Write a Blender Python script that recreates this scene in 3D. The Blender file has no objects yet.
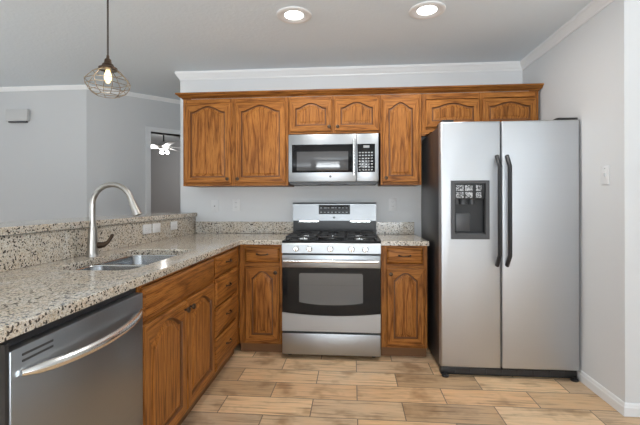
import bpy, bmesh, math, random
from mathutils import Vector, Matrix
random.seed(7)
PI = math.pi
SC = bpy.context.scene
COL = SC.collection

# ------------------------------------------------------------------ camera
cam_d = bpy.data.cameras.new('camera')
cam = bpy.data.objects.new('camera', cam_d); COL.objects.link(cam)
cam.matrix_world = (Matrix.Translation((0.5446, -3.6392, 1.2161)) @ Matrix.Rotation(0.0837, 4, 'Z')
                    @ Matrix.Rotation(PI/2, 4, 'X') @ Matrix.Rotation(-0.0021, 4, 'Z'))
cam_d.sensor_width = 36; cam_d.lens = 36*387.69/640
cam_d.shift_y = -(212.5-200.5)/640
cam_d.clip_start = 0.05
SC.camera = cam

# ------------------------------------------------------------------ world, large lights, exposure
world = bpy.data.worlds.new('world'); SC.world = world; world.use_nodes = True
world.node_tree.nodes['Background'].inputs[0].default_value = (0.85, 0.92, 1, 1)
world.node_tree.nodes['Background'].inputs[1].default_value = 1.0
def area(name, loc, rot, sx, sy, power, col, spread=180):
    d = bpy.data.lights.new(name, 'AREA'); d.shape = 'RECTANGLE'; d.size = sx; d.size_y = sy
    d.energy = power; d.color = col; d.spread = math.radians(spread)
    o = bpy.data.objects.new(name, d); o.location = loc; o.rotation_euler = rot; COL.objects.link(o)
    return o
UP = math.radians(52)     # added tilt: aims the daylight lamps at the ceiling, away from the steel
DAY = (0.90, 0.96, 1)
area('window_daylight', (0.45, -6.74, 1.20), (PI/2+UP, 0, 0), 2.6, 1.9, 230, DAY, 125)
area('window_glow', (0.45, -6.76, 1.10), (PI/2, 0, 0), 2.7, 2.1, 85, DAY)  # added frontal fill for steel highlights and the wall under the cabinets
area('window_daylight', (-2.6, -6.74, 1.40), (PI/2+UP, 0, 0), 2.2, 1.9, 50, DAY, 125)
area('window_glow', (-2.6, -6.76, 1.40), (PI/2, 0, 0), 2.2, 1.9, 8, DAY)  # weak added fill from the rear
area('window_daylight', (-4.98, -2.6, 1.45), (PI/2+UP, 0, -PI/2), 2.4, 1.6, 120, DAY, 125)  # added fill lamp, no window in this wall
area('window_daylight', (3.9, -4.0, 1.4), (PI/2+UP, 0, PI/2), 1.8, 1.7, 110, DAY, 125)  # added fill lamp on the family room side, no window here
SC.view_settings.view_transform = 'Standard'; SC.view_settings.look = 'None'
SC.view_settings.gamma = 1; SC.view_settings.exposure = -0.40
SC.view_settings.use_curve_mapping = False
CEIL = 2.459

# ------------------------------------------------------------------ materials
def mat(name, color=(.5, .5, .5), rough=.5, metal=0.0, emit=None, estr=0, spec=None, coat=0):
    m = bpy.data.materials.new(name); m.use_nodes = True
    b = m.node_tree.nodes['Principled BSDF']
    b.inputs['Base Color'].default_value = (*color, 1)
    b.inputs['Roughness'].default_value = rough
    b.inputs['Metallic'].default_value = metal
    if spec is not None: b.inputs['Specular IOR Level'].default_value = spec
    if coat: b.inputs['Coat Weight'].default_value = coat; b.inputs['Coat Roughness'].default_value = .1
    if emit: b.inputs['Emission Color'].default_value = (*emit, 1); b.inputs['Emission Strength'].default_value = estr
    return m
class NT:
    def __init__(s, m): s.t = m.node_tree; s.n = s.t.nodes; s.b = s.n['Principled BSDF']
    def add(s, kind, **kw):
        n = s.n.new(kind)
        for k, v in kw.items():
            if k.startswith('i_'): n.inputs[int(k[2:])].default_value = v
            else: setattr(n, k, v)
        return n
    def link(s, a, b): s.t.links.new(a, b)
    def math(s, op, a, b=None):
        n = s.n.new('ShaderNodeMath'); n.operation = op
        for i, v in enumerate((a, b)):
            if v is None: continue
            if isinstance(v, (int, float)): n.inputs[i].default_value = v
            else: s.link(v, n.inputs[i])
        return n.outputs[0]
    def ramp(s, fac, stops, interp='LINEAR'):
        n = s.n.new('ShaderNodeValToRGB'); cr = n.color_ramp; cr.interpolation = interp
        while len(cr.elements) < len(stops): cr.elements.new(.5)
        for e, (p, c) in zip(cr.elements, stops): e.position = p; e.color = (*c, 1)
        s.link(fac, n.inputs[0]); return n.outputs[0]
    def mix(s, a, b, f, blend='MIX'):
        n = s.n.new('ShaderNodeMix'); n.data_type = 'RGBA'; n.blend_type = blend
        if isinstance(f, (int, float)): n.inputs[0].default_value = f
        else: s.link(f, n.inputs[0])
        for i, v in ((6, a), (7, b)):
            if isinstance(v, tuple): n.inputs[i].default_value = (*v, 1)
            else: s.link(v, n.inputs[i])
        return n.outputs[2]
    def coords(s, scale, rnd=True):
        tc = s.n.new('ShaderNodeTexCoord'); mp = s.n.new('ShaderNodeMapping')
        mp.inputs['Scale'].default_value = scale
        src = tc.outputs['Object']
        if rnd:
            oi = s.n.new('ShaderNodeObjectInfo'); k = s.math('MULTIPLY', oi.outputs['Random'], 37.0)
            a = s.n.new('ShaderNodeVectorMath'); a.operation = 'ADD'
            s.link(src, a.inputs[0]); s.link(k, a.inputs[1]); src = a.outputs[0]
        s.link(src, mp.inputs['Vector']); return mp.outputs[0]
    def noise(s, vec, scale, detail=2, rough=.5, dist=0):
        n = s.n.new('ShaderNodeTexNoise'); s.link(vec, n.inputs['Vector'])
        n.inputs['Scale'].default_value = scale; n.inputs['Detail'].default_value = detail
        n.inputs['Roughness'].default_value = rough; n.inputs['Distortion'].default_value = dist
        return n.outputs[0]
    def bump(s, h, strength, dist=.002):
        n = s.n.new('ShaderNodeBump'); n.inputs['Strength'].default_value = strength
        n.inputs['Distance'].default_value = dist
        s.link(h, n.inputs['Height']); s.link(n.outputs[0], s.b.inputs['Normal'])

def oak(name, axis, tone=1.0):
    m = mat(name, rough=.42, spec=.17); t = NT(m)
    lo, hi = 1.0, 15.0
    sc = (hi, hi, lo) if axis == 'z' else (lo, hi, hi)
    v = t.coords(sc)
    n1 = t.noise(v, .75, 1.5, .45)
    rings = t.math('PINGPONG', t.math('MULTIPLY', n1, 17.0), 1.0)
    rings = t.math('POWER', rings, 1.8)
    sc2 = (330, 330, 9) if axis == 'z' else (9, 330, 330)
    pore = t.noise(t.coords(sc2), 1.0, 2, .6)
    big = t.noise(t.coords((3, 3, 3)), 1.0, 2)
    c = t.ramp(rings, [(0.0, (.40*tone, .160*tone, .037*tone)), (.5, (.345*tone, .130*tone, .028*tone)), (1, (.19*tone, .064*tone, .013*tone))])
    pm = t.ramp(pore, [(.38, (.36, .31, .27)), (.53, (1.08, 1.08, 1.08))])
    c = t.mix(c, pm, .8, 'MULTIPLY')
    c = t.mix(c, t.ramp(big, [(.3, (.84, .82, .80)), (.7, (1.1, 1.08, 1.06))]), .8, 'MULTIPLY')
    t.link(c, t.b.inputs['Base Color'])
    t.bump(pore, .12, .001)
    return m
M = {}
M['oak_v'] = oak('oak_vertical_grain', 'z'); M['oak_h'] = oak('oak_horizontal_grain', 'x')
M['oak_panel'] = oak('oak_panel_grain', 'z', 1.02)
M['oak_dark'] = oak('oak_moulding', 'x', .78)
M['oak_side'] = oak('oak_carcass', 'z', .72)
M['groove'] = mat('dark_stained_groove', (.155, .056, .014), .5)  # shade between door frame and panel, painted into the groove colour
M['toe'] = mat('toe_kick_wood', (.19, .085, .03), .6)

def granite():
    m = mat('speckled_granite', rough=.09, spec=.5); t = NT(m)
    v = t.coords((1, 1, 1), False)
    def cell(scale):
        n = t.add('ShaderNodeTexVoronoi'); t.link(v, n.inputs['Vector']); n.inputs['Scale'].default_value = scale
        s = t.add('ShaderNodeSeparateColor'); t.link(n.outputs['Color'], s.inputs[0]); return s.outputs[0]
    a = cell(200); b = cell(340); big = t.noise(v, 9, 3)
    base = t.ramp(a, [(0, (.60, .52, .41)), (.22, (.70, .65, .57)), (.44, (.44, .35, .26)), (.54, (.74, .72, .68)), (.80, (.46, .45, .43))], 'CONSTANT')
    fine = t.ramp(b, [(0, (.05, .045, .045)), (.13, (.24, .17, .12)), (.20, (.60, .57, .52)), (.60, (.76, .73, .68)), (.82, (.46, .43, .39))], 'CONSTANT')
    c = t.mix(base, fine, .55)
    mask = t.ramp(cell(150), [(0, (1, 1, 1)), (.15, (0, 0, 0))], 'CONSTANT')
    c = t.mix(c, (.075, .065, .06), mask)
    c = t.mix(c, t.ramp(big, [(.35, (.97, .87, .74)), (.65, (1.0, .97, .92))]), .8, 'MULTIPLY')
    t.link(c, t.b.inputs['Base Color'])
    return m
M['granite'] = granite()

def wallpaint(name, col, bump=.05, sc=220):
    m = mat(name, col, .6, spec=.25); t = NT(m)
    n = t.noise(t.coords((1, 1, 1), False), sc, 2)
    t.bump(n, bump, .002); return m
M['wall'] = wallpaint('pale_grey_wall_paint', (.69, .695, .70))
M['wall_dining'] = wallpaint('light_grey_wall_paint', (.57, .575, .58))  # same wall paint, darkened to paint in dimmer light on the far left walls
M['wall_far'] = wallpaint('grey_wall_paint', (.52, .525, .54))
M['ceiling'] = wallpaint('knockdown_ceiling', (.75, .81, .86), 1.0, 45)
M['trim'] = mat('white_trim_paint', (.80, .80, .80), .35)
M['plate'] = mat('white_plastic', (.72, .72, .72), .4)
M['slot'] = mat('dark_slot', (.05, .05, .05), .5)

def floor_mat():
    m = mat('wood_look_tile', rough=.42, spec=.3); t = NT(m)
    tc = t.add('ShaderNodeTexCoord')
    mp = t.add('ShaderNodeMapping'); mp.inputs['Location'].default_value = (10.665, 8.582, 0)
    t.link(tc.outputs['Object'], mp.inputs['Vector'])
    br = t.add('ShaderNodeTexBrick'); t.link(mp.outputs[0], br.inputs['Vector'])
    br.inputs['Scale'].default_value = 1; br.inputs['Brick Width'].default_value = .535; br.inputs['Row Height'].default_value = .1975
    br.inputs['Mortar Size'].default_value = .003; br.inputs['Mortar Smooth'].default_value = .1; br.offset = .5; br.offset_frequency = 2
    br.squash_frequency = 2; br.squash = 1.0
    br.inputs['Color1'].default_value = (0, 0, 0, 1); br.inputs['Color2'].default_value = (1, 1, 1, 1)
    br.inputs['Mortar'].default_value = (.5, .5, .5, 1)
    sep = t.add('ShaderNodeSeparateColor'); t.link(br.outputs['Color'], sep.inputs[0])
    rnd = sep.outputs[0]
    # grain, shifted per plank
    cmb = t.add('ShaderNodeCombineXYZ'); t.link(t.math('MULTIPLY', rnd, 19.0), cmb.inputs[0]); t.link(t.math('MULTIPLY', rnd, 31.0), cmb.inputs[1])
    ad = t.add('ShaderNodeVectorMath', operation='ADD'); t.link(mp.outputs[0], ad.inputs[0]); t.link(cmb.outputs[0], ad.inputs[1])
    m2 = t.add('ShaderNodeMapping'); m2.inputs['Scale'].default_value = (2.2, 26, 1); t.link(ad.outputs[0], m2.inputs['Vector'])
    g = t.noise(m2.outputs[0], 1.6, 5, .62, .6)
    blot = t.noise(ad.outputs[0], 4.5, 3, .55)
    c = t.ramp(rnd, [(0, (0.508, 0.338, 0.196)), (.2, (0.734, 0.501, 0.291)), (.4, (0.540, 0.392, 0.263)), (.6, (0.799, 0.556, 0.330)), (.8, (0.626, 0.452, 0.291)), (1, (0.713, 0.447, 0.241))])
    c = t.mix(c, t.ramp(g, [(.30, (.40, .36, .33)), (.46, (.92, .90, .88)), (.60, (1.08, 1.06, 1.04)), (.78, (.80, .77, .74))]), .9, 'MULTIPLY')
    c = t.mix(c, t.ramp(blot, [(.32, (.60, .52, .45)), (.47, (1, 1, 1)), (.70, (1.08, 1.01, .94))]), .95, 'MULTIPLY')
    c = t.mix(c, (.17, .125, .085), br.outputs['Fac'])
    t.link(c, t.b.inputs['Base Color'])
    t.bump(t.math('SUBTRACT', t.math('MULTIPLY', g, .3), br.outputs['Fac']), .25, .003)
    return m
M['floor'] = floor_mat()

def steel(name, col, rough, axis='x', amt=.06):
    m = mat(name, col, rough, 1.0); t = NT(m)
    sc = (1.5, 260, 260) if axis == 'x' else (260, 260, 1.5)
    n = t.noise(t.coords(sc), 1, 2)
    t.link(t.math('ADD', t.math('MULTIPLY', n, amt*2), rough-amt), t.b.inputs['Roughness'])
    return m
M['steel'] = steel('brushed_stainless_steel', (.42, .44, .46), .38)
M['steel_guard'] = steel('backguard_stainless_steel', (.27, .28, .29), .36)  # range steel with darkened colour, holds down the bright reflection on the fascia
M['steel_fridge'] = steel('satin_stainless_steel', (.55, .565, .585), .50)
M['steel_dish'] = steel('grey_stainless_steel', (.35, .375, .40), .36)
M['nickel'] = mat('brushed_nickel', (.44, .42, .39), .32, 1)
M['bright'] = mat('polished_steel', (.80, .80, .79), .22, 1)
M['sink'] = steel('sink_steel', (.34, .35, .36), .25)
M['black'] = mat('black_plastic', (.018, .018, .019), .4)
M['char'] = mat('charcoal_painted_metal', (.028, .028, .030), .35)
M['enamel'] = mat('black_enamel', (.012, .012, .013), .25, spec=.25)
M['iron'] = mat('cast_iron', (.02, .02, .021), .55)
M['glass'] = mat('black_glass', (.008, .008, .009), .05, spec=.3)
M['oven_glass'] = mat('oven_window_glass', (.13, .13, .13), .08, spec=.6)
M['mw_glass'] = mat('microwave_window_mesh', (.07, .07, .073), .06, spec=.8)
M['grey'] = mat('grey_plastic', (.07, .07, .073), .4)
M['handle'] = mat('dark_grey_handle', (.022, .022, .024), .35)
M['lcd'] = mat('display_print', (.55, .58, .60), .4)
M['print'] = mat('printed_grey_key', (.30, .31, .32), .4)
M['key'] = mat('printed_dispenser_key', (.3, .3, .3), .4); _t = NT(M['key'])
_t.link(_t.ramp(_t.noise(_t.coords((1, 1, 1)), 75, 1, .5, 2.0), [(.47, (.02, .02, .02)), (.53, (.55, .56, .57))]), _t.b.inputs['Base Color'])  # mottle: print on the dispenser, painted-in reflections on the microwave keypad
M['bronze'] = mat('dark_bronze_metal', (.075, .048, .032), .35, .8)
M['wire'] = mat('aged_brass_wire', (.33, .26, .18), .4, .9)
M['rod'] = mat('dark_rod', (.06, .05, .045), .45, .6)
M['bulb'] = mat('warm_bulb', (1, .85, .6), .3, emit=(1, .70, .30), estr=4)
M['lens'] = mat('downlight_lens', (1, 1, 1), .4, emit=(1, .98, .95), estr=6)
M['fanlamp'] = mat('fan_lamp_glass', (1, 1, 1), .4, emit=(1, .99, .97), estr=4)
M['fan'] = mat('white_fan_paint', (.80, .80, .80), .35)
M['chime'] = mat('offwhite_plastic', (.54, .535, .53), .55)
M['blind'] = mat('white_blind_slat', (.8, .8, .8), .5)

# ------------------------------------------------------------------ mesh helpers
def finish(name, bm, m, parent=None, loc=(0, 0, 0), smooth=True, ang=35):
    me = bpy.data.meshes.new(name)
    bmesh.ops.recalc_face_normals(bm, faces=bm.faces)
    bm.to_mesh(me); bm.free()
    for x in (m if isinstance(m, (list, tuple)) else [m]): me.materials.append(x)
    if smooth:
        for p in me.polygons: p.use_smooth = True
        me.set_sharp_from_angle(angle=math.radians(ang))
    o = bpy.data.objects.new(name, me); COL.objects.link(o); o.location = loc
    if parent: o.parent = parent
    return o
def merge(bm, b2):
    me = bpy.data.meshes.new('tmp'); b2.to_mesh(me); b2.free(); bm.from_mesh(me); bpy.data.meshes.remove(me)
def box(bm, x0, x1, y0, y1, z0, z1, bev=0, seg=2, mi=0):
    b = bmesh.new(); bmesh.ops.create_cube(b, size=1)
    for v in b.verts: v.co = ((x0+x1)/2+v.co.x*(x1-x0), (y0+y1)/2+v.co.y*(y1-y0), (z0+z1)/2+v.co.z*(z1-z0))
    if bev: bmesh.ops.bevel(b, geom=b.edges[:], offset=bev, segments=seg, profile=.5, affect='EDGES')
    for f in b.faces: f.material_index = mi
    merge(bm, b); return bm
def B(*a, **k): return box(bmesh.new(), *a, **k)
def lathe(bm, prof, c=(0, 0, 0), axis='z', n=24, cap=True):
    rings = []
    for r, h in prof:
        ring = []
        for i in range(n):
            a = 2*PI*i/n; x, y = r*math.cos(a), r*math.sin(a)
            p = {'z': (x, y, h), 'y': (x, h, y), 'x': (h, x, y)}[axis]
            ring.append(bm.verts.new((c[0]+p[0], c[1]+p[1], c[2]+p[2])))
        rings.append(ring)
    for a, b in zip(rings, rings[1:]):
        for i in range(n): bm.faces.new((a[i], a[(i+1) % n], b[(i+1) % n], b[i]))
    if cap: bm.faces.new(rings[0]); bm.faces.new(rings[-1])
    return bm
def tube(bm, pts, r, n=10, closed=False):
    pts = [Vector(p) for p in pts]; N = len(pts)
    rad = r if isinstance(r, (list, tuple)) else [r]*N
    T = []
    for i in range(N):
        a = pts[(i-1) % N] if closed or i else pts[0]; b = pts[(i+1) % N] if closed or i < N-1 else pts[-1]
        T.append((b-a).normalized())
    u = T[0].orthogonal().normalized(); rings = []
    for i in range(N):
        u = (u-T[i]*u.dot(T[i])).normalized(); w = T[i].cross(u)
        rings.append([bm.verts.new(pts[i]+rad[i]*(u*math.cos(2*PI*k/n)+w*math.sin(2*PI*k/n))) for k in range(n)])
    for i in range(N if closed else N-1):
        a, b = rings[i], rings[(i+1) % N]
        off = 0
        if closed and i == N-1:
            off = min(range(n), key=lambda q: (a[0].co-b[q].co).length)
        for k in range(n): bm.faces.new((a[k], a[(k+1) % n], b[(k+1+off) % n], b[(k+off) % n]))
    if not closed: bm.faces.new(rings[0]); bm.faces.new(rings[-1])
    return bm
def prism(bm, poly, ax, a, b):
    """extrude a 2D polygon along axis: ax 'x' poly=(y,z); 'y' poly=(x,z); 'z' poly=(x,y)"""
    def P(p, t): return {'x': (t, p[0], p[1]), 'y': (p[0], t, p[1]), 'z': (p[0], p[1], t)}[ax]
    A = [bm.verts.new(P(p, a)) for p in poly]; Bv = [bm.verts.new(P(p, b)) for p in poly]; n = len(poly)
    bm.faces.new(A); bm.faces.new(Bv)
    for i in range(n): bm.faces.new((A[i], A[(i+1) % n], Bv[(i+1) % n], Bv[i]))
    return bm
def sweep(bm, path, prof):
    """profile (offset to the left of the path, z) swept along a horizontal polyline with mitred corners"""
    path = [Vector((p[0], p[1])) for p in path]; N = len(path); rings = []
    for i in range(N):
        d0 = (path[i]-path[i-1]).normalized() if i else (path[1]-path[0]).normalized()
        d1 = (path[i+1]-path[i]).normalized() if i < N-1 else d0
        n0 = Vector((-d0.y, d0.x)); n1 = Vector((-d1.y, d1.x)); m = n0+n1
        m = m/(m.dot(n0)) if m.length > 1e-6 else n0
        rings.append([bm.verts.new((*(path[i]+m*o), z)) for o, z in prof])
    k = len(prof)
    for a, b in zip(rings, rings[1:]):
        for j in range(k): bm.faces.new((a[j], a[(j+1) % k], b[(j+1) % k], b[j]))
    bm.faces.new(rings[0]); bm.faces.new(rings[-1]); return bm
def tag(o, label, cat, group=None):
    o['label'] = label; o['category'] = cat
    if group: o['group'] = group
    return o
def thing(name, label, cat, loc=(0, 0, 0), rz=0, group=None):
    o = bpy.data.objects.new(name, None); COL.objects.link(o); o.empty_display_size = .1
    o.location = loc; o.rotation_euler = (0, 0, rz); return tag(o, label, cat, group)
def struct(name, bm, m, parent=None, smooth=False):
    o = finish(name, bm, m, parent, smooth=smooth)
    if not parent: o['kind'] = 'structure'
    return o

# peninsula frame
A = .012; OX, OY = -.360, -.61; RZ = PI/2+A
def pen(n, L): return (OX+n*math.cos(A)+L*math.sin(A), OY+n*math.sin(A)-L*math.cos(A))
XR = 2.075; YO = -1.315; XL = -1.120; GAP = .002

# ------------------------------------------------------------------ setting
struct('floor', B(-5.1, 4.1, -6.8, 4.3, -.1, 0), M['floor'])
struct('ceiling', B(-5.1, 4.1, -6.8, 4.3, CEIL, CEIL+.1), M['ceiling'])
struct('wall_back', B(XL, XR+.12, 0, .12, 0, CEIL), M['wall'])
struct('wall_right', B(XR, XR+.12, YO, 0, 0, CEIL), M['wall'])
struct('wall_right_return', B(XR+.12, 4.0, YO, YO+.12, 0, CEIL), M['wall'])
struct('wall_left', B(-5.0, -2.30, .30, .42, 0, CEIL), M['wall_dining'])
# 45 degree wall with the bedroom doorway
def diag(s, off): k = .70711; return (-2.30+s*k-off*k, .30+s*k+off*k)    # s along the wall, off = behind it
def dprism(bm, s0, s1, o0, o1, z0, z1):
    return prism(bm, [diag(s0, o0), diag(s1, o0), diag(s1, o1), diag(s0, o1)], 'z', z0, z1)
D0, D1, DH = .655, 1.50, 2.035
bm = bmesh.new(); dprism(bm, 0, D0, 0, .12, 0, CEIL); dprism(bm, D1, 3.2, 0, .12, 0, CEIL); dprism(bm, D0, D1, 0, .12, DH, CEIL)
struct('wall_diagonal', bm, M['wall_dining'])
bm = bmesh.new(); dprism(bm, D0-.055, D0, -.015, .135, 0, DH+.055); dprism(bm, D1, D1+.055, -.015, .135, 0, DH+.055); dprism(bm, D0, D1, -.015, .135, DH, DH+.055)
struct('door_1', bm, M['wall'])
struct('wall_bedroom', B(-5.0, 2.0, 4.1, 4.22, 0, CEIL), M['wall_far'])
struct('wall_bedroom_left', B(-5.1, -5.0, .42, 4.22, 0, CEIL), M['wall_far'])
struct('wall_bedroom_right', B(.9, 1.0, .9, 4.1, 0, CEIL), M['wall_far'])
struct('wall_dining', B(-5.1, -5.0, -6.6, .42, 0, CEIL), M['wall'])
struct('wall_family', B(4.0, 4.1, -6.6, YO+.12, 0, CEIL), M['wall'])
bm = bmesh.new()
for x0, x1, z0, z1 in ((-5.0, -3.7, 0, CEIL), (-1.5, -.95, 0, CEIL), (1.85, 4.0, 0, CEIL), (-3.7, -1.5, 0, .45), (-3.7, -1.5, 2.35, CEIL), (-.95, 1.85, 2.20, CEIL)):
    box(bm, x0, x1, -6.72, -6.6, z0, z1)
struct('wall_rear', bm, M['wall'])
for i, (x0, x1, z0, z1) in enumerate(((-.95, 1.85, .01, 2.20), (-3.7, -1.5, .45, 2.35))):
    bm = bmesh.new()
    for a in ((x0, x0+.05, z0, z1), (x1-.05, x1, z0, z1), (x0, x1, z0, z0+.05), (x0, x1, z1-.05, z1)): box(bm, a[0], a[1], -6.68, -6.62, a[2], a[3])
    w = struct('window_%d' % (i+1), bm, M['trim'])
    b = bmesh.new(); z = z0+.08
    while z < z1-.06: box(b, x0+.06, x1-.06, -6.66, -6.615, z, z+.012); z += .05
    finish('blind', b, M['blind'], w, smooth=False)
CROWN = [(0, CEIL-.074), (.006, CEIL-.074), (.009, CEIL-.062), (.018, CEIL-.050), (.030, CEIL-.028), (.036, CEIL-.020), (.038, CEIL), (0, CEIL)]
struct('trim_1', sweep(bmesh.new(), [(XL, .12), (XL, 0), (XR, 0), (XR, YO), (4.0, YO)][::-1], CROWN), M['trim'])
struct('trim_2', sweep(bmesh.new(), [(-5.0, .30), (-2.30, .30), diag(3.0, 0)][::-1], [(o*.6, CEIL-(CEIL-z)*.6) for o, z in CROWN]), M['trim'])
BASE = [(0, 0), (.013, 0), (.013, .048), (.010, .054), (.008, .066), (.004, .072), (0, .072)]
struct('baseboard_right', sweep(bmesh.new(), [(4.0, YO), (XR, YO), (XR, -.02)], BASE), M['trim'])
# half wall of the peninsula
def bar(n, L): return pen(n+.024*(1.45-L), L)
W0, W1 = -.672, -.792
yb = lambda n, y: bar(n, (OY+n*math.sin(A)-y-.0003)/math.cos(A))
poly = [yb(W0, -.002), bar(W0, 2.22), bar(W1, 2.22), yb(W1, -.002)]
struct('wall_peninsula', prism(bmesh.new(), poly, 'z', 0, 1.065), M['wall'])

# ------------------------------------------------------------------ cabinet doors, drawers, hardware
def arch_top(w, h, s, rise, d=0, flat=.10, n=22):
    """points of the inner top edge, right to left"""
    ex = .52 if rise >= .055 else .72
    x0, x1 = s+d, w-s-d; base = h-(s-.020)-rise-d; out = []
    for i in range(n+1):
        t = 1-2*i/n; x = (x0+x1)/2+t*(x1-x0)/2
        k = 1-flat; z = 0 if abs(t) >= k else (.5+.5*math.cos(PI*abs(t)/k))**ex
        out.append((x, base+rise*z))
    return out
def contour(w, h, s, rise, d): return [(s+d, s+d), (w-s-d, s+d)]+arch_top(w, h, s, rise, d)
def rings_mesh(rings, n, last_cap=True, first_cap=True, side_h=None):
    bm = bmesh.new(); R = [[bm.verts.new((x, y, z)) for (x, z) in c] for c, y in rings]; k = len(R[0])
    for a, b in zip(R, R[1:]):
        for i in range(k):
            f = bm.faces.new((a[i], a[(i+1) % k], b[(i+1) % k], b[i]))
            f.material_index = 0 if i in (1, k-1) else 1
    if first_cap: bm.faces.new(R[0])
    if last_cap: bm.faces.new(R[-1])
    return bm
def outer(w, h, ref, e=0):
    out = [(e, e), (w-e, e)]
    top = ref[2:]; m = len(top)
    for i, (x, z) in enumerate(top):
        xx = w-e if i == 0 else (e if i == m-1 else x); out.append((xx, h-e))
    return out
def cab_door(parent, x, z, w, h, rise, s=.052, y=0.0, name='door'):
    T = .019; ref = contour(w, h, s, rise, 0)
    bm = rings_mesh([(outer(w, h, ref), 0), (outer(w, h, ref), -T+.005), (outer(w, h, ref, .006), -T),
                     (ref, -T), (contour(w, h, s, rise, .004), -T+.009), (contour(w, h, s, rise, .004), -.002)], 0, last_cap=False, first_cap=False)
    bm.faces.ensure_lookup_table(); kk = len(ref)
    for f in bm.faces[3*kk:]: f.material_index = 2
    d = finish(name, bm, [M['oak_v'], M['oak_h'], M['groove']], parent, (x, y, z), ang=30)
    c = lambda q: contour(w, h, s, rise, q)
    bm = rings_mesh([(c(.005), -.002), (c(.005), -T+.011), (c(.012), -T+.011), (c(.034), -T+.003), (c(.036), -T+.002)], 0, first_cap=True)
    for f in bm.faces: f.material_index = 0
    bm.faces.ensure_lookup_table()
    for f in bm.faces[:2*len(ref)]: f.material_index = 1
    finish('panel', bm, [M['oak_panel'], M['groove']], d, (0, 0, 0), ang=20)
    return d
def slab_front(parent, x, z, w, h, name='drawer', y=0.0):
    T = .019; e = .014
    r = lambda q: [(q, q), (w-q, q), (w-q, h-q), (q, h-q)]
    bm = bmesh.new(); R = [[bm.verts.new((a, yy, b)) for a, b in r(q)] for q, yy in ((0, 0), (0, -T+.009), (.003, -T+.007), (e, -T+.001), (e+.003, -T))]
    for a, b in zip(R, R[1:]):
        for i in range(4): bm.faces.new((a[i], a[(i+1) % 4], b[(i+1) % 4], b[i]))
    bm.faces.new(R[0]); bm.faces.new(R[-1])
    return finish(name, bm, M['oak_h'], parent, (x, y, z), ang=20)
def knob(door, x, z):
    bm = lathe(bmesh.new(), [(.006, -.018), (.005, -.030), (.012, -.034), (.0155, -.040), (.014, -.046), (.006, -.049)], axis='y', n=16)
    return finish('knob', bm, M['bronze'], door, (x, 0, z))
def pull(door, x, z, w=.09):
    bm = bmesh.new(); pts = [(w/2*t, -.020-.020*(1-t**4), -.004*(1-t*t)) for t in [-1+2*i/12 for i in range(13)]]
    tube(bm, pts, [.005-.0015*abs(math.sin(i/12*PI)) for i in range(13)], 8)
    for s in (-1, 1): lathe(bm, [(.008, -.018), (.007, -.024), (.003, -.027)], (s*w/2, 0, 0), 'y', 10)
    return finish('pull', bm, M['bronze'], door, (x, 0, z))
def carcass(parent, w, z0, z1, depth, toe=False):
    bm = B(0, w, .0195, depth, z0, z1)
    c = finish('carcass', bm, M['oak_side'], parent, smooth=False)
    if toe: finish('toe_kick', B(0, w, .040, depth-.02, 0, z0), M['toe'], parent, smooth=False)
    return c
def face_frame(parent, verts, hors):
    bm = bmesh.new()
    for x0, x1, z0, z1 in verts: box(bm, x0, x1, .0, .019, z0, z1, .001, 1, 0)
    for x0, x1, z0, z1 in hors: box(bm, x0, x1, .0005, .0185, z0, z1, 0, 1, 1)
    return finish('face_frame', bm, [M['oak_v'], M['oak_h']], parent, smooth=False)

CT = .905; CB = .871; BZ0 = .080
# --- base cabinets on the back wall
cab = thing('base_cabinet', 'narrow oak base cabinet left of the range, in the inside corner', 'cabinet', (-.357, -.61, 0))
W = .348
carcass(cab, W, BZ0, CB-.002, .60, True)
face_frame(cab, [(0, .045, BZ0, CB-.002), (W-.03, W, BZ0, CB-.002)], [(.045, W-.03, CB-.03, CB-.002), (.045, W-.03, .685, .725), (.045, W-.03, BZ0, BZ0+.04)])
d = slab_front(cab, .052, .728, .275, .122); pull(d, .1375, .065, .085)
d = cab_door(cab, .052, .104, .275, .588, .055); knob(d, .247, .548)
cab = thing('base_cabinet', 'narrow oak base cabinet right of the range, beside the refrigerator', 'cabinet', (.764, -.61, 0))
W = .350
carcass(cab, W, BZ0, CB-.002, .60, True)
face_frame(cab, [(0, .045, BZ0, CB-.002), (W-.03, W, BZ0, CB-.002)], [(.045, W-.03, CB-.03, CB-.002), (.045, W-.03, .685, .725), (.045, W-.03, BZ0, BZ0+.04)])
d = slab_front(cab, .042, .728, .272, .122); pull(d, .136, .065, .085)
d = cab_door(cab, .042, .104, .285, .588, .055); knob(d, .030, .548)
# --- peninsula cabinets (local x runs away from the camera)
cab = thing('drawer_cabinet', 'oak cabinet with a stack of four drawers beside the inside corner', 'cabinet', (*pen(0, .600), 0), RZ)
W = .595
carcass(cab, W, BZ0, CB-.002, .60, True)
face_frame(cab, [(0, .022, BZ0, CB-.002), (.492, W, BZ0, CB-.002)],
           [(.022, .492, CB-.020, CB-.002), (.022, .492, .700, .722), (.022, .492, .505, .525), (.022, .492, .310, .330), (.022, .492, BZ0, BZ0+.025)])
for z, h in ((.716, .134), (.521, .184), (.326, .184), (.104, .211)):
    d = slab_front(cab, .016, z, .482, h); pull(d, .241, h*.55, .085)
cab = thing('sink_base_cabinet', 'wide oak sink cabinet with two doors, between dishwasher and drawers', 'cabinet', (*pen(0, 1.498), 0), RZ)
W = .896
bm = bmesh.new()
box(bm, 0, .018, .0195, .60, BZ0, CB-.002); box(bm, W-.018, W, .0195, .60, BZ0, CB-.002); box(bm, .018, W-.018, .0195, .60, BZ0, BZ0+.018); box(bm, .018, W-.018, .59, .60, BZ0+.018, CB-.002)
finish('carcass', bm, M['oak_side'], cab, smooth=False)
finish('toe_kick', B(0, W, .040, .58, 0, BZ0), M['toe'], cab, smooth=False)
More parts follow.
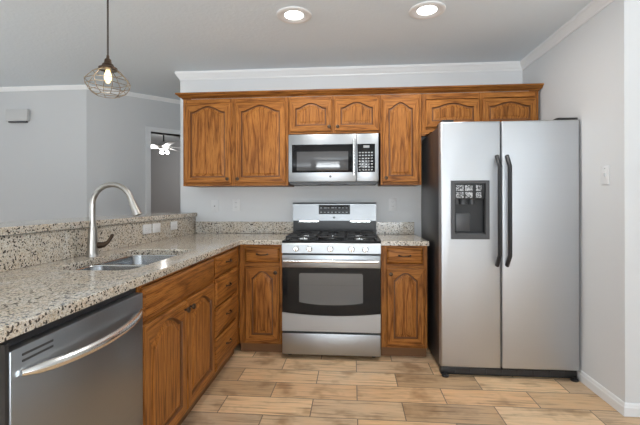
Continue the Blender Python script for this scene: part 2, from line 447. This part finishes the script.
face_frame(cab, [(0, .030, BZ0, CB-.002), (W-.022, W, BZ0, CB-.002), (.438, .476, BZ0+.03, .68)],
           [(.030, W-.022, CB-.020, CB-.002), (.030, W-.022, .680, .715), (.030, W-.022, BZ0, BZ0+.03)])
slab_front(cab, .022, .708, .860, .142, 'false_front')
d = cab_door(cab, .022, .104, .430, .586, .060); knob(d, .403, .544)
d = cab_door(cab, .464, .104, .416, .586, .060); knob(d, .027, .544)

# --- upper cabinets
UF = -.345; UB = 1.345; UT = 2.105; UD = .340
def upper(name, label, x0, x1, z0, doors, stiles, rise, knobs):
    c = thing(name, label, 'cabinet', (x0, UF, 0)); w = x1-x0
    carcass(c, w, z0, UT, UD)
    face_frame(c, [(a, b, z0, UT) for a, b in stiles], [(stiles[0][1], stiles[-1][0], z0, z0+.03), (stiles[0][1], stiles[-1][0], UT-.045, UT)])
    for (a, b, za, zb), kx in zip(doors, knobs):
        d = cab_door(c, a, za, b-a, zb-za, rise, .05)
        if kx is not None: knob(d, kx if kx > 0 else (b-a)+kx, .035)
    return c
upper('wall_cabinet', 'large oak wall cabinet with two tall arched doors, at the left end', -.937, -.004, UB,
      [(.022, .432, 1.368, 2.068), (.472, .912, 1.368, 2.068)], [(0, .035, ), (.42, .485), (.898, .933)], .05, (-.025, .025))
upper('wall_cabinet', 'short oak wall cabinet with two low doors directly above the microwave', -.002, .778, 1.785,
      [(.012, .376, 1.803, 2.076), (.398, .768, 1.803, 2.076)], [(0, .025), (.368, .408), (.755, .780)], .045, (-.025, .025))
upper('wall_cabinet', 'tall single-door oak wall cabinet between microwave and refrigerator', .780, 1.118, UB,
      [(.016, .316, 1.368, 2.064)], [(0, .03), (.305, .338)], .05, (.028,))
c = upper('wall_cabinet', 'oak wall cabinet with two doors and a scalloped valance above the refrigerator', 1.120, 2.055, 1.80,
      [(.030, .470, 1.82, 2.050), (.495, .915, 1.82, 2.050)], [(0, .04), (.460, .505), (.905, .935)], .035, (None, None))
pts = [(0, 1.80), (0, 1.765), (.03, 1.765), (.04, 1.785), (.055, 1.788), (.075, 1.775)]
pts = [(0, 1.7995), (0, 1.755), (.030, 1.755), (.034, 1.766), (.060, 1.770), (.070, 1.785), (.10, 1.787), (.112, 1.7995)]
finish('valance', prism(bmesh.new(), pts, 'y', .001, .018), M['oak_h'], c, smooth=False)
# crown along the cabinet run
cr = [(0, 2.107), (.006, 2.107), (.010, 2.115), (.026, 2.122), (.040, 2.136), (.050, 2.140), (.050, 2.152), (0, 2.152)]
o = finish('cabinet_crown_moulding', sweep(bmesh.new(), [(2.055, -.004), (2.055, UF), (-.937, UF), (-.937, -.004)][::-1], [(-a, z) for a, z in cr]), M['oak_dark'], smooth=False)
tag(o, 'dark oak crown moulding running along the tops of all wall cabinets', 'moulding')

# ------------------------------------------------------------------ countertops
SL0, SL1, SN0, SN1 = .640, 1.370, -.112, -.500
def rrect(L0, L1, n0, n1, r, k=6):
    out = []
    for cx, cy, a0 in ((L1-r, n1-r, 0), (L0+r, n1-r, 90), (L0+r, n0+r, 180), (L1-r, n0+r, 270)):
        for i in range(k+1):
            a = math.radians(a0+90*i/k); out.append((cx+r*math.cos(a), cy+r*math.sin(a)))
    return out
def slab(loops, z0, z1, rnd=.006):
    bm = bmesh.new(); es = []
    for lp in loops:
        vs = [bm.verts.new((x, y, z0)) for x, y in lp]
        es += [bm.edges.new((vs[i], vs[(i+1) % len(vs)])) for i in range(len(vs))]
    r = bmesh.ops.triangle_fill(bm, edges=es, use_beauty=True)
    faces = [g for g in r['geom'] if isinstance(g, bmesh.types.BMFace)]
    ex = bmesh.ops.extrude_face_region(bm, geom=faces)
    for v in ex['geom']:
        if isinstance(v, bmesh.types.BMVert): v.co.z = z1
    bmesh.ops.recalc_face_normals(bm, faces=bm.faces)
    if rnd:
        top = [e for e in bm.edges if all(abs(v.co.z-z1) < 1e-6 for v in e.verts) and len(e.link_faces) == 2 and any(abs(f.normal.z) < .5 for f in e.link_faces)]
        bmesh.ops.bevel(bm, geom=top, offset=rnd, segments=2, profile=.5, affect='EDGES')
    return bm
EN = .024
inner = None
# inner corner: peninsula edge meets the line Y=-.645
Lc = (OY+EN*math.sin(A)+.645)/math.cos(A)
outer_loop = [pen(EN, 2.245), pen(EN, Lc+.004), (pen(EN, Lc)[0]+.004, -.645), (-.004, -.645), (-.004, -.003), yb(W0+.001, -.003), bar(W0+.001, 2.245)]
hole = [pen(n, L) for L, n in rrect(SL0, SL1, SN1, SN0, .06)]
o = finish('countertop', slab([outer_loop, hole], CB, CT), M['granite'], smooth=False)
tag(o, 'long L-shaped speckled beige granite countertop holding the sink', 'countertop')
o = finish('countertop', slab([[(.762, -.645), (1.122, -.645), (1.122, -.003), (.762, -.003)]], CB, CT), M['granite'], smooth=False)
tag(o, 'short piece of speckled granite countertop between range and refrigerator', 'countertop')
# backsplashes
yW = yb(-.648, -.025)[0]
o = finish('backsplash', B(yW+.003, -.004, -.022, -.002, CT+.001, 1.016, .002), M['granite'], smooth=False)
tag(o, 'low granite backsplash strip on the back wall, left of the range', 'backsplash')
o = finish('backsplash', B(.762, 1.108, -.022, -.002, CT+.001, 1.016, .002), M['granite'], smooth=False)
tag(o, 'low granite backsplash strip on the back wall, right of the range', 'backsplash')
o = finish('backsplash', prism(bmesh.new(), [yb(-.650, -.003), bar(-.650, 2.22), bar(-.670, 2.22), yb(-.670, -.003)], 'z', CT+.001, 1.0625), M['granite'], smooth=False)
tag(o, 'tall granite splash behind the faucet under the raised bar', 'backsplash')
o = finish('bar_top', slab([[yb(-.634, -.004), bar(-.634, 2.26), bar(-1.02, 2.26), yb(-1.02, -.004)]], 1.0665, 1.1015), M['granite'], smooth=False)
tag(o, 'raised granite bar top capping the half wall behind the sink', 'countertop')

# ------------------------------------------------------------------ sink and faucet
sk = thing('sink', 'stainless double bowl undermount sink set into the left countertop', 'sink', (*pen(0, 0), 0), RZ)
# local frame: x = -L, y = -n
def basin(L0, L1, n0, n1, depth):
    lv = [(0, .055, CB-.001), (0, .055, CB-.004), (.004, .055, CB-.02), (.012, .055, CB-depth+.04), (.025, .05, CB-depth+.012), (.05, .04, CB-depth+.002), (.07, .03, CB-depth)]
    bm = bmesh.new(); R = []
    for e, r, z in lv: R.append([bm.verts.new((-L, -n, z)) for L, n in rrect(L0+e, L1-e, n0+e, n1-e, r)])
    for a, b in zip(R, R[1:]):
        for i in range(len(a)): bm.faces.new((a[i], a[(i+1) % len(a)], b[(i+1) % len(a)], b[i]))
    bm.faces.new(R[-1])
    # outer shell so the bowl has thickness
    S = []
    for e, r, z in [(-.012, .06, CB-.001), (-.006, .06, CB-.01), (.0, .055, CB-depth+.02), (.03, .05, CB-depth-.006)]:
        S.append([bm.verts.new((-L, -n, z)) for L, n in rrect(L0+e, L1-e, n0+e, n1-e, r)])
    for a, b in zip(S, S[1:]):
        for i in range(len(a)): bm.faces.new((a[i], a[(i+1) % len(a)], b[(i+1) % len(a)], b[i]))
    bm.faces.new(S[-1])
    for i in range(len(R[0])): bm.faces.new((R[0][i], R[0][(i+1) % len(R[0])], S[0][(i+1) % len(R[0])], S[0][i]))
    return bm
for L0, L1 in ((SL0-.003, 1.010), (1.034, SL1+.003)):
    b = finish('basin', basin(L0, L1, SN1-.003, SN0+.003, .20), M['sink'], sk, ang=50)
    finish('drain', lathe(bmesh.new(), [(.045, CB-.1995), (.045, CB-.196), (.036, CB-.196), (.030, CB-.199)], (-(L0+L1)/2, -(SN0+SN1)/2, 0)), M['nickel'], b)

fb = pen(-.565, .955)
for L0, L1 in ((SL0-.003, 1.010), (1.034, SL1+.003)):
    tube_pts = [(-L, -n, CB-.0045) for L, n in rrect(L0+.002, L1-.002, SN1-.001, SN0+.001, .054)]
    finish('rim', tube(bmesh.new(), tube_pts, .0032, 6, True), M['bright'], sk)
fc = thing('faucet', 'brushed nickel gooseneck pull-down faucet behind the sink', 'faucet', (*fb, CT), RZ)
# local -y points to the sink
finish('base', lathe(bmesh.new(), [(.034, .0005), (.034, .004), (.030, .010), (.029, .02), (.025, .10), (.021, .155), (.0165, .19)]), M['nickel'], fc)
pts = [(0, 0, .18), (0, 0, .24), (0, 0, .288)]; R = .115
for i in range(1, 19):
    a = PI*i/18*.93; pts.append((0, -R+R*math.cos(a), .288+R*math.sin(a)))
finish('spout', tube(bmesh.new(), pts, .0145, 14), M['nickel'], fc)
p0 = Vector(pts[-1]); dr = (Vector(pts[-1])-Vector(pts[-2])).normalized(); dr = (dr+Vector((0, -.12, 0))).normalized()
finish('spray_head', tube(bmesh.new(), [p0, p0+dr*.012, p0+dr*.03, p0+dr*.075, p0+dr*.088, p0+dr*.09], [.0165, .0175, .0180, .0225, .0225, .019], 16), M['nickel'], fc)
hp = [(.012, .060), (.037, .060), (.054, .062), (.076, .076), (.097, .110), (.103, .120)]; ca, sa = .55, -.835
finish('handle', tube(bmesh.new(), [(q*ca, q*sa, z) for q, z in hp], [.019, .019, .017, .010, .009, .006], 12), M['bronze'], fc)

# ------------------------------------------------------------------ dishwasher
dw = thing('dishwasher', 'stainless dishwasher at the near end of the peninsula', 'dishwasher', (*pen(0, 2.146), 0), RZ)
W = .640
finish('body', B(.012, W-.004, .03, .59, .09, .845), M['char'], dw, smooth=False)
finish('toe_panel', B(.012, W-.004, .06, .075, 0, .089), M['black'], dw, smooth=False)
finish('side_panel', B(0, .011, -.027, .60, .002, .862), M['char'], dw, smooth=False)
dd = finish('door', B(.012, W-.004, -.032, .028, .10, .842, .005), M['steel_dish'], dw)
bm = bmesh.new(); pts = []
for i in range(17):
    t = -1+2*i/16; pts.append((W/2+t*.285, -.034-.052*(1-t*t)**.8-.004, .778-.012*(1-t*t)))
tube(bm, pts, [.008+.0075*min(1, (1-abs(-1+2*i/16))*6) for i in range(17)], 12)
finish('handle', bm, M['bright'], dd)
for k in range(2): finish('vent_slot', B(.045, .15, -.0335, -.031, .818-.016*k, .824-.016*k), M['slot'], dd, smooth=False)
finish('top_gasket', B(.012, W-.004, .0, .028, .8425, .862), M['black'], dw, smooth=False)  # black strip filling the gap under the countertop

# ------------------------------------------------------------------ range
rg = thing('range', 'freestanding stainless gas range with black cooktop and oven door', 'stove', (0, -.682, 0))
W = .757
finish('body', B(.004, W-.004, .03, .672, .02, .868), M['char'], rg, smooth=False)
for x in (.05, W-.05):
    for y in (.08, .60): finish('foot', lathe(bmesh.new(), [(.018, 0), (.018, .019)], (x, y, 0)), M['black'], rg)
dr = finish('drawer', B(0.002, W-.002, -.004, .029, .034, .198, .006), M['steel'], rg)
# oven door: black glass front with steel bands
od = finish('oven_door', B(.002, W-.002, 0, .029, .211, .800, .004), M['black'], rg)
n = 20
arc = [(.003+(W-.006)*i/n, .335+.022*(2*i/n-1)**2) for i in range(n+1)]
bm = prism(bmesh.new(), [(W-.003, .214), (.003, .214)]+arc, 'y', -.006, -.0005); finish('lower_band', bm, M['steel'], od, smooth=False)
bm = prism(bmesh.new(), [(W-.003, .702), (.003, .702)]+[(x, z+.0015) for x, z in arc], 'y', -.004, -.0005); 
bm.free(); bm = prism(bmesh.new(), [(x, z+.0015) for x, z in arc]+[(W-.003, .701), (.003, .701)], 'y', -.004, -.0005); finish('door_glass', bm, M['glass'], od, smooth=False)
x0, x1 = .135, .622; z1 = .660
low = [(x0+(x1-x0)*i/n, .418+.02*(abs(2*i/n-1))**2.5) for i in range(n+1)]
finish('oven_window', prism(bmesh.new(), low+[(x1, z1-.01), (x1-.01, z1), (x0+.01, z1), (x0, z1-.01)], 'y', -.0055, -.0042), M['oven_glass'], od, smooth=False)
bm = bmesh.new(); box(bm, x0+.01, x1-.01, -.0062, -.0056, .568, .572); 
finish('oven_rack', bm, M['grey'], od, smooth=False)
finish('upper_band', B(.003, W-.003, -.008, -.0005, .7025, .799, .003), M['steel'], od)
bm = bmesh.new(); tube(bm, [(.02, -.045, .757), (W/2, -.050, .757), (W-.02, -.045, .757)], .0125, 14)
for x in (.045, W-.045): tube(bm, [(x, -.045, .757), (x, -.006, .757)], .009, 10)
finish('handle', bm, M['bright'], od)
# control panel
cp = finish('control_panel', prism(bmesh.new(), [(-.004, .812), (.03, .812), (.03, .889), (.004, .889), (-.004, .880)], 'x', .001, W-.001), M['steel'], rg, smooth=False)
for x in (.112, .214, .376, .536, .640):
    bm = lathe(bmesh.new(), [(.024, -.0035), (.024, -.010), (.020, -.013), (.019, -.034), (.016, -.037)], (0, 0, 0), 'y', 20)
    box(bm, -.004, .004, -.042, -.036, -.016, .016, .001)
    finish('knob', bm, M['bright'], cp, (x, 0, .848))
# cooktop
ct = finish('cooktop', B(.000, W, .002, .600, .8895, .906, .004), M['enamel'], rg)
for x, y in ((.155, .17), (.155, .42), (.378, .29), (.602, .17), (.602, .42)):
    bm = lathe(bmesh.new(), [(.052, .0), (.050, .006), (.036, .008), (.036, .016), (.030, .019)], (0, 0, 0), 'z', 20)
    finish('burner', bm, M['bright'], ct, (x, y, .9065))
for gx0, gx1 in ((.022, .262), (.266, .490), (.494, .735)):
    bm = bmesh.new(); h0, h1 = .925, .939; y0, y1 = .045, .535
    for x in (gx0, gx1-.012): box(bm, x, x+.012, y0, y1, h0, h1, .003)
    for y in (y0, (y0+y1)/2-.006, y1-.012): box(bm, gx0, gx1, y, y+.012, h0, h1, .003)
    xm = (gx0+gx1)/2
    box(bm, xm-.006, xm+.006, y0, y0+.09, h0, h1+.003, .003); box(bm, xm-.006, xm+.006, y1-.09, y1, h0, h1+.003, .003); box(bm, xm-.006, xm+.006, .24, .34, h0, h1+.003, .003)
    for y in (.17, .42): box(bm, gx0, gx0+.07, y-.006, y+.006, h0, h1+.003, .003); box(bm, gx1-.07, gx1, y-.006, y+.006, h0, h1+.003, .003)
    for x in (gx0+.006, gx1-.006):
        for y in (y0+.006, y1-.006): box(bm, x-.006, x+.006, y-.006, y+.006, .9062, h0+.004)
    finish('grate', bm, M['iron'], ct, ang=50)
# backguard
bg = finish('backguard', B(.002, W-.002, .565, .672, .906, 1.038), M['enamel'], rg, smooth=False)
finish('fascia', prism(bmesh.new(), [(.538, 1.034), (.672, 1.034), (.672, 1.190), (.560, 1.190), (.551, 1.184)], 'x', 0, W), M['steel_guard'], bg, smooth=False)
finish('trim_strip', B(-.001, W+.001, .556, .673, 1.1905, 1.197), M['char'], bg, smooth=False)
def fz(z): return .538+(z-1.034)*(.013/.150)
pn = finish('display', prism(bmesh.new(), [(fz(1.092)-.003, 1.092), (fz(1.092)+.01, 1.092), (fz(1.176)+.01, 1.176), (fz(1.176)-.003, 1.176)], 'x', .240, .522), M['glass'], bg, smooth=False)
for i in range(8):
    for k in range(2):
        z = 1.106+.040*k; w = .026 if k and i in (1, 3) else .016
        finish('button', B(.253+.033*i, .253+w+.033*i, fz(z)-.0045, fz(z)-.001, z, z+.007), M['print'], bg, smooth=False)
finish('badge', lathe(bmesh.new(), [(.010, -.003), (.010, 0)], (.378, fz(1.062), 1.062), 'y', 18), M['grey'], bg)
for x0, x1 in ((.06, .235), (.525, .70)): finish('vent', B(x0, x1, .552, .564, 1.022, 1.0335), M['bright'], bg, smooth=False)

# ------------------------------------------------------------------ microwave
mw = thing('microwave', 'stainless over-the-range microwave hung under the short wall cabinet', 'microwave', (.004, -.385, 0))
W = .757; Z0, Z1 = 1.362, 1.774
finish('body', B(0, W, .032, .380, Z0+.012, Z1), M['char'], mw, smooth=False)
bm = B(.01, W-.01, .0, .370, Z0-.008, Z0+.011); finish('bottom_vent', bm, M['black'], mw, smooth=False)
for x0, x1, nm in ((.06, .26, 'vent_grille'), (.40, .44, 'task_lamp'), (.50, .70, 'vent_grille')): finish(nm, B(x0, x1, -.004, .04, Z0-.013, Z0-.0085), M['grey'], mw, smooth=False)
md = finish('door', B(.0, .572, .0, .031, Z0+.013, Z1, .004), M['steel'], mw)
finish('window_frame', B(.030, .545, -.004, -.0005, 1.452, 1.688, .002), M['glass'], md)
finish('window', B(.072, .505, -.0055, -.0042, 1.468, 1.628, .0005), M['mw_glass'], md)
bm = bmesh.new(); tube(bm, [(.553, -.036, 1.425), (.553, -.040, 1.57), (.553, -.036, 1.722)], .011, 12)
for z in (1.445, 1.70): tube(bm, [(.553, -.036, z), (.553, -.003, z)], .008, 10)
finish('handle', bm, M['bright'], md)
finish('badge', lathe(bmesh.new(), [(.010, -.003), (.010, 0)], (.355, 0, 1.418), 'y', 18), M['grey'], md)
mp = finish('control_panel', B(.574, W, .0, .031, Z0+.013, Z1, .004), M['steel'], mw)
finish('keypad', B(.582, .728, -.004, -.0005, 1.452, 1.688, .002), M['glass'], mp)
finish('clock_display', B(.632, .682, -.0055, -.0042, 1.655, 1.675), M['print'], mp, smooth=False)
for i in range(5):
    for k in range(7):
        finish('button', B(.594+.025*i, .594+.025*i+.016, -.0052, -.0042, 1.466+.024*k, 1.476+.024*k), M['key'] if k < 5 else M['print'], mp, smooth=False)

# ------------------------------------------------------------------ refrigerator
fr = thing('refrigerator', 'side-by-side stainless refrigerator with dark sides and an ice dispenser', 'refrigerator', (1.151, -.909, 0))
W = .909; FH = 1.756; SP = .402
finish('body', B(.006, W-.006, .078, .80, .02, FH-.012, .004), M['char'], fr)
def fdoor(x0, x1):
    bm = bmesh.new(); prof = []
    w = x1-x0
    for i in range(15):
        t = -1+2*i/14; prof.append(((x0+x1)/2+t*w/2, .006*t*t+(.012*max(0, abs(t)-.9)/.1)**1 if True else 0))
    poly = prof+[(x1, .068), (x0, .068)]
    return poly
def door_mesh(x0, x1, hole=None):
    b = B(x0, x1, 0, .068, .068, FH, .012, 3)
    return b
# freezer door with the dispenser opening
hx0, hx1, hz0, hz1 = .067, .324, .948, 1.352
bm = bmesh.new()
e = .012
def ring(x0, x1, z0, z1, y): return [bm.verts.new(p) for p in ((x0, y, z0), (x1, y, z0), (x1, y, z1), (x0, y, z1))]
R = [ring(0, SP-.003, .068, FH, .068), ring(0, SP-.003, .068, FH, e), ring(.0035, SP-.0065, .0715, FH-.0035, .0035), ring(e, SP-.003-e, .068+e, FH-e, 0),
     ring(hx0, hx1, hz0, hz1, 0), ring(hx0, hx1, hz0, hz1, .068)]
for a, b in zip(R, R[1:]+[R[0]]):
    for i in range(4): bm.faces.new((a[i], a[(i+1) % 4], b[(i+1) % 4], b[i]))
fd = finish('freezer_door', bm, M['steel_fridge'], fr, ang=50)
dd = finish('fridge_door', door_mesh(SP+.003, W), M['steel_fridge'], fr)
# dispenser: frame, panel, recess
g = .001
bm = bmesh.new()
for a in ((hx0+g, hx0+.026, hz0+g, hz1-g), (hx1-.026, hx1-g, hz0+g, hz1-g), (hx0+.026, hx1-.026, hz1-.022, hz1-g), (hx0+.026, hx1-.026, hz0+g, hz0+.034)):
    box(bm, a[0], a[1], -.006, .03, a[2], a[3])
box(bm, hx0+.026, hx1-.026, .058, .066, hz0+.034, hz1-.022)
ds = finish('dispenser', bm, M['grey'], fd, smooth=False)
# (parts of the dispenser are kept one level under the door)
finish('dispenser_cavity', B(hx0+.027, hx1-.027, .055, .0575, hz0+.035, hz1-.13), M['black'], fd, smooth=False)
finish('dispenser_panel', B(hx0+.027, hx1-.027, .004, .03, hz1-.128, hz1-.023, .002), M['black'], fd)
bm = bmesh.new()
for i, x in enumerate((.103, .163, .236)):
    for k in range(2):
        wd = .050 if i < 2 else .036
        finish('dispenser_button', B(x, x+wd, .002, .0045, hz1-.120+.048*k, hz1-.080+.048*k, .001, 1), M['key'], fd, smooth=False)
bm = bmesh.new(); box(bm, .106, .205, .030, .050, hz0+.05, hz1-.225, .006); lathe(bm, [(.030, hz1-.165), (.024, hz1-.150), (.020, hz1-.131)], (.155, .030, 0)); lathe(bm, [(.018, hz1-.165), (.016, hz1-.150), (.014, hz1-.131)], (.112, .030, 0)); lathe(bm, [(.018, hz1-.165), (.016, hz1-.150), (.014, hz1-.131)], (.215, .030, 0))
finish('dispenser_paddle', bm, M['grey'], fd)
finish('drip_tray', B(hx0+.03, hx1-.03, .0, .054, hz0+.0345, hz0+.042), M['grey'], fd, smooth=False)
for door, x, nm in ((fd, SP-.030, 'h'), (dd, SP+.036, 'h')):
    pts = []; z0, z1 = .772, 1.515; sgn = -1 if door is fd else 1
    for i in range(21):
        t = i/20; s = min(t, 1-t); k = min(1, s/.10); k = k*k*(3-2*k)
        pts.append((x+.000*sgn, -.004-.050*k, z0+(z1-z0)*t))
    bm = tube(bmesh.new(), pts, [.0165]*21, 12)
    for v in bm.verts: v.co.x = x+(v.co.x-x)*.80
    finish('handle', bm, M['handle'], door)
bm = bmesh.new()
box(bm, .004, W-.004, .030, .09, .006, .060, .003)
finish('base_grille', bm, M['black'], fr)
bm = bmesh.new()
for i in range(7): box(bm, .10+.105*i, .195+.105*i, .026, .031, .018, .050)
finish('grille_slot', bm, M['char'], fr, smooth=False)
for x in (.03, W-.03):
    finish('foot', lathe(bmesh.new(), [(.024, 0), (.024, .010), (.012, .014), (.012, .02)], (x, .012, 0), n=14), M['black'], fr)
for x0, x1 in ((.015, .09), (W-.13, W-.004)):
    finish('hinge_cover', prism(bmesh.new(), [(.012, FH+.001), (.20, FH+.001), (.20, FH+.008), (.05, FH+.018), (.018, FH+.016)], 'x', x0, x1), M['black'], fr, smooth=False)

# ------------------------------------------------------------------ plates on the walls
def outlet(name, label, cat, loc, rx, rz, group=None, kind='outlet', lay=False):
    t = thing(name, label, cat, loc, rz, group); w, h = (.115, .071) if lay else (.071, .116)
    finish('plate', B(-w/2, w/2, -.007, -.001, -h/2, h/2, .002), M['plate'], t)
    if kind == 'outlet':
        for s in (-1, 1):
            cx, cz = (s*.021, 0) if lay else (0, s*.021)
            f = finish('receptacle', B(cx-.014, cx+.014, -.0085, -.0068, cz-.014, cz+.014, .003), M['plate'], t)
            b = bmesh.new()
            for q in (-.006, .006):
                if lay: box(b, cx-.004, cx+.004, -.0089, -.0084, cz+q-.001, cz+q+.001)
                else: box(b, cx+q-.001, cx+q+.001, -.0089, -.0084, cz-.002, cz+.006)
            finish('slot', b, M['slot'], f, smooth=False)
    elif kind == 'switch':
        finish('toggle', prism(bmesh.new(), [(-.007, -.010), (-.007, .012), (-.018, .010), (-.016, .002)], 'x', -.005, .005), M['plate'], t, smooth=False)
        finish('screw', lathe(bmesh.new(), [(.003, -.0078), (.003, -.006)], (0, 0, .042), 'y', 8), M['slot'], t)
    elif kind == 'gfci':
        f = finish('insert', B(-.017, .017, -.0085, -.0068, -.034, .034, .002), M['plate'], t)
        finish('button', B(-.006, .006, -.0095, -.008, -.006, .002), M['slot'], f, smooth=False)
    elif kind == 'blank':
        f = finish('insert', B(-.033, .033, -.0085, -.0068, -.017, .017, .002), M['plate'], t)
    return t
outlet('wall_switch', 'white wall plate with a dark button on the back wall, nearer the bar', 'wall switch', (-.778, 0, 1.166), 0, 0, kind='gfci')
outlet('wall_outlet', 'white double outlet on the back wall between bar and range', 'outlet', (-.566, 0, 1.174), 0, 0)
outlet('wall_outlet', 'white double outlet on the back wall right of the range', 'outlet', (.915, 0, 1.178), 0, 0)
RB = RZ-.024
def onsplash(L): return (*bar(-.6495, L), 1.006)
outlet('wall_outlet', 'white outlet plate on the granite splash, nearest the faucet', 'outlet', onsplash(.262), 0, RB, kind='outlet', lay=True)
outlet('wall_switch', 'white plate in the middle of three on the granite splash', 'wall switch', onsplash(.128), 0, RB, kind='blank', lay=True)
outlet('wall_outlet', 'white outlet plate on the granite splash, closest to the back wall', 'outlet', onsplash(-.160), 0, RB, kind='outlet', lay=True)
outlet('light_switch', 'white light switch on the right wall beside the refrigerator', 'light switch', (XR, -1.155, 1.365), 0, -PI/2, kind='switch')
ch = thing('door_chime', 'pale box-shaped door chime high on the far left wall', 'door chime', (-3.07, .30, 2.055))
finish('cover', B(-.125, .125, -.045, -.001, .028, .155, .006), M['chime'], ch)
finish('base', B(-.10, .10, -.036, -.001, .012, .0275), M['grey'], ch, smooth=False)

# ------------------------------------------------------------------ lamps
for i, (x, y) in enumerate(((.157, -1.066), (1.032, -1.057), (.157, -3.4), (1.032, -3.4))):
    lab = ('round recessed ceiling light above the range, the left one', 'round recessed ceiling light above the range, the right one')[i] if i < 2 else 'round recessed ceiling light behind the viewer, out of the picture'
    if i >= 2: continue
    dl = thing('recessed_light', lab, 'ceiling light', (x, y, CEIL), group='recessed ceiling lights')
    finish('trim_ring', lathe(bmesh.new(), [(.118, -.001), (.117, -.007), (.106, -.012), (.088, -.009), (.064, -.003), (.064, -.0012)], n=40, cap=False), M['trim'], dl)
    finish('lens', lathe(bmesh.new(), [(.063, -.0012), (.063, -.0035), (.05, -.005)], n=36), M['lens'], dl)
    d = bpy.data.lights.new('downlight', 'AREA'); d.shape = 'DISK'; d.size = .12; d.energy = 11; d.color = (1, .97, .93)
    lo = bpy.data.objects.new('downlight', d); lo.location = (0, 0, -.012); COL.objects.link(lo); lo.parent = dl

pl = thing('pendant_lamp', 'wire cage pendant lamp with a glowing filament bulb above the sink', 'pendant lamp', (-.700, -1.755, 1.752))
H = CEIL-1.752; PS = .757
def ps(l): return [(a*PS, b*PS) for a, b in l]
finish('cord', tube(bmesh.new(), [(0, 0, .26*PS), (0, 0, H-.02)], .0045, 8), M['rod'], pl)
finish('canopy', lathe(bmesh.new(), [(.012, H-.035), (.05, H-.022), (.062, H-.001)]), M['bronze'], pl)
finish('socket', lathe(bmesh.new(), ps([(.058, .176), (.058, .190), (.040, .198), (.034, .214), (.024, .222), (.020, .246), (.010, .256), (.008, .275)])), M['bronze'], pl)
bm = bmesh.new(); NS = 8
prof = ps([(.044, .185), (.090, .155), (.140, .098), (.136, .068), (.112, .030), (.070, .004)])
for r, z in prof[1:]:
    tube(bm, [(r*math.cos(2*PI*i/NS), r*math.sin(2*PI*i/NS), z) for i in range(NS)], .0019, 6, True)
for i in range(NS):
    a = 2*PI*i/NS; tube(bm, [(r*math.cos(a), r*math.sin(a), z) for r, z in prof], .0019, 6)
finish('cage', bm, M['wire'], pl)
finish('bulb', lathe(bmesh.new(), ps([(.012, .178), (.014, .165), (.023, .138), (.023, .118), (.015, .096), (.005, .085)])), M['bulb'], pl)

fx, fy = -2.70, 2.80
fn = thing('ceiling_fan', 'white ceiling fan with lit lamps in the room through the doorway', 'ceiling fan', (fx, fy, 2.10))
H = CEIL-2.10
finish('downrod', tube(bmesh.new(), [(0, 0, .12), (0, 0, H-.03)], .012, 10), M['grey'], fn)
finish('canopy', lathe(bmesh.new(), [(.02, H-.07), (.06, H-.03), (.065, H-.001)]), M['fan'], fn)
finish('motor', lathe(bmesh.new(), [(.05, .13), (.11, .11), (.125, .06), (.10, .02), (.06, .0)]), M['fan'], fn)
for i in range(5):
    a = 2*PI*i/5+.35; bm = bmesh.new(); b = B(.12, .66, -.065, .065, .045, .053, .004)
    for v in b.verts: v.co.z += v.co.y*.18
    b.transform(Matrix.Rotation(a, 4, 'Z')); merge(bm, b); finish('blade', bm, M['fan'], fn)
for i in range(3):
    a = 2*PI*i/3+.4; c = (.06*math.cos(a), .06*math.sin(a), -.005)
    finish('lamp_shade', lathe(bmesh.new(), [(.014, .0), (.024, -.02), (.034, -.05), (.030, -.062), (.012, -.07)], c, n=16), M['fanlamp'], fn)
d = bpy.data.lights.new('fan_light', 'POINT'); d.energy = 22; d.shadow_soft_size = .025; d.color = (1, .98, .95)
lo = bpy.data.objects.new('fan_light', d); lo.location = (0, 0, -.16); COL.objects.link(lo); lo.parent = fn
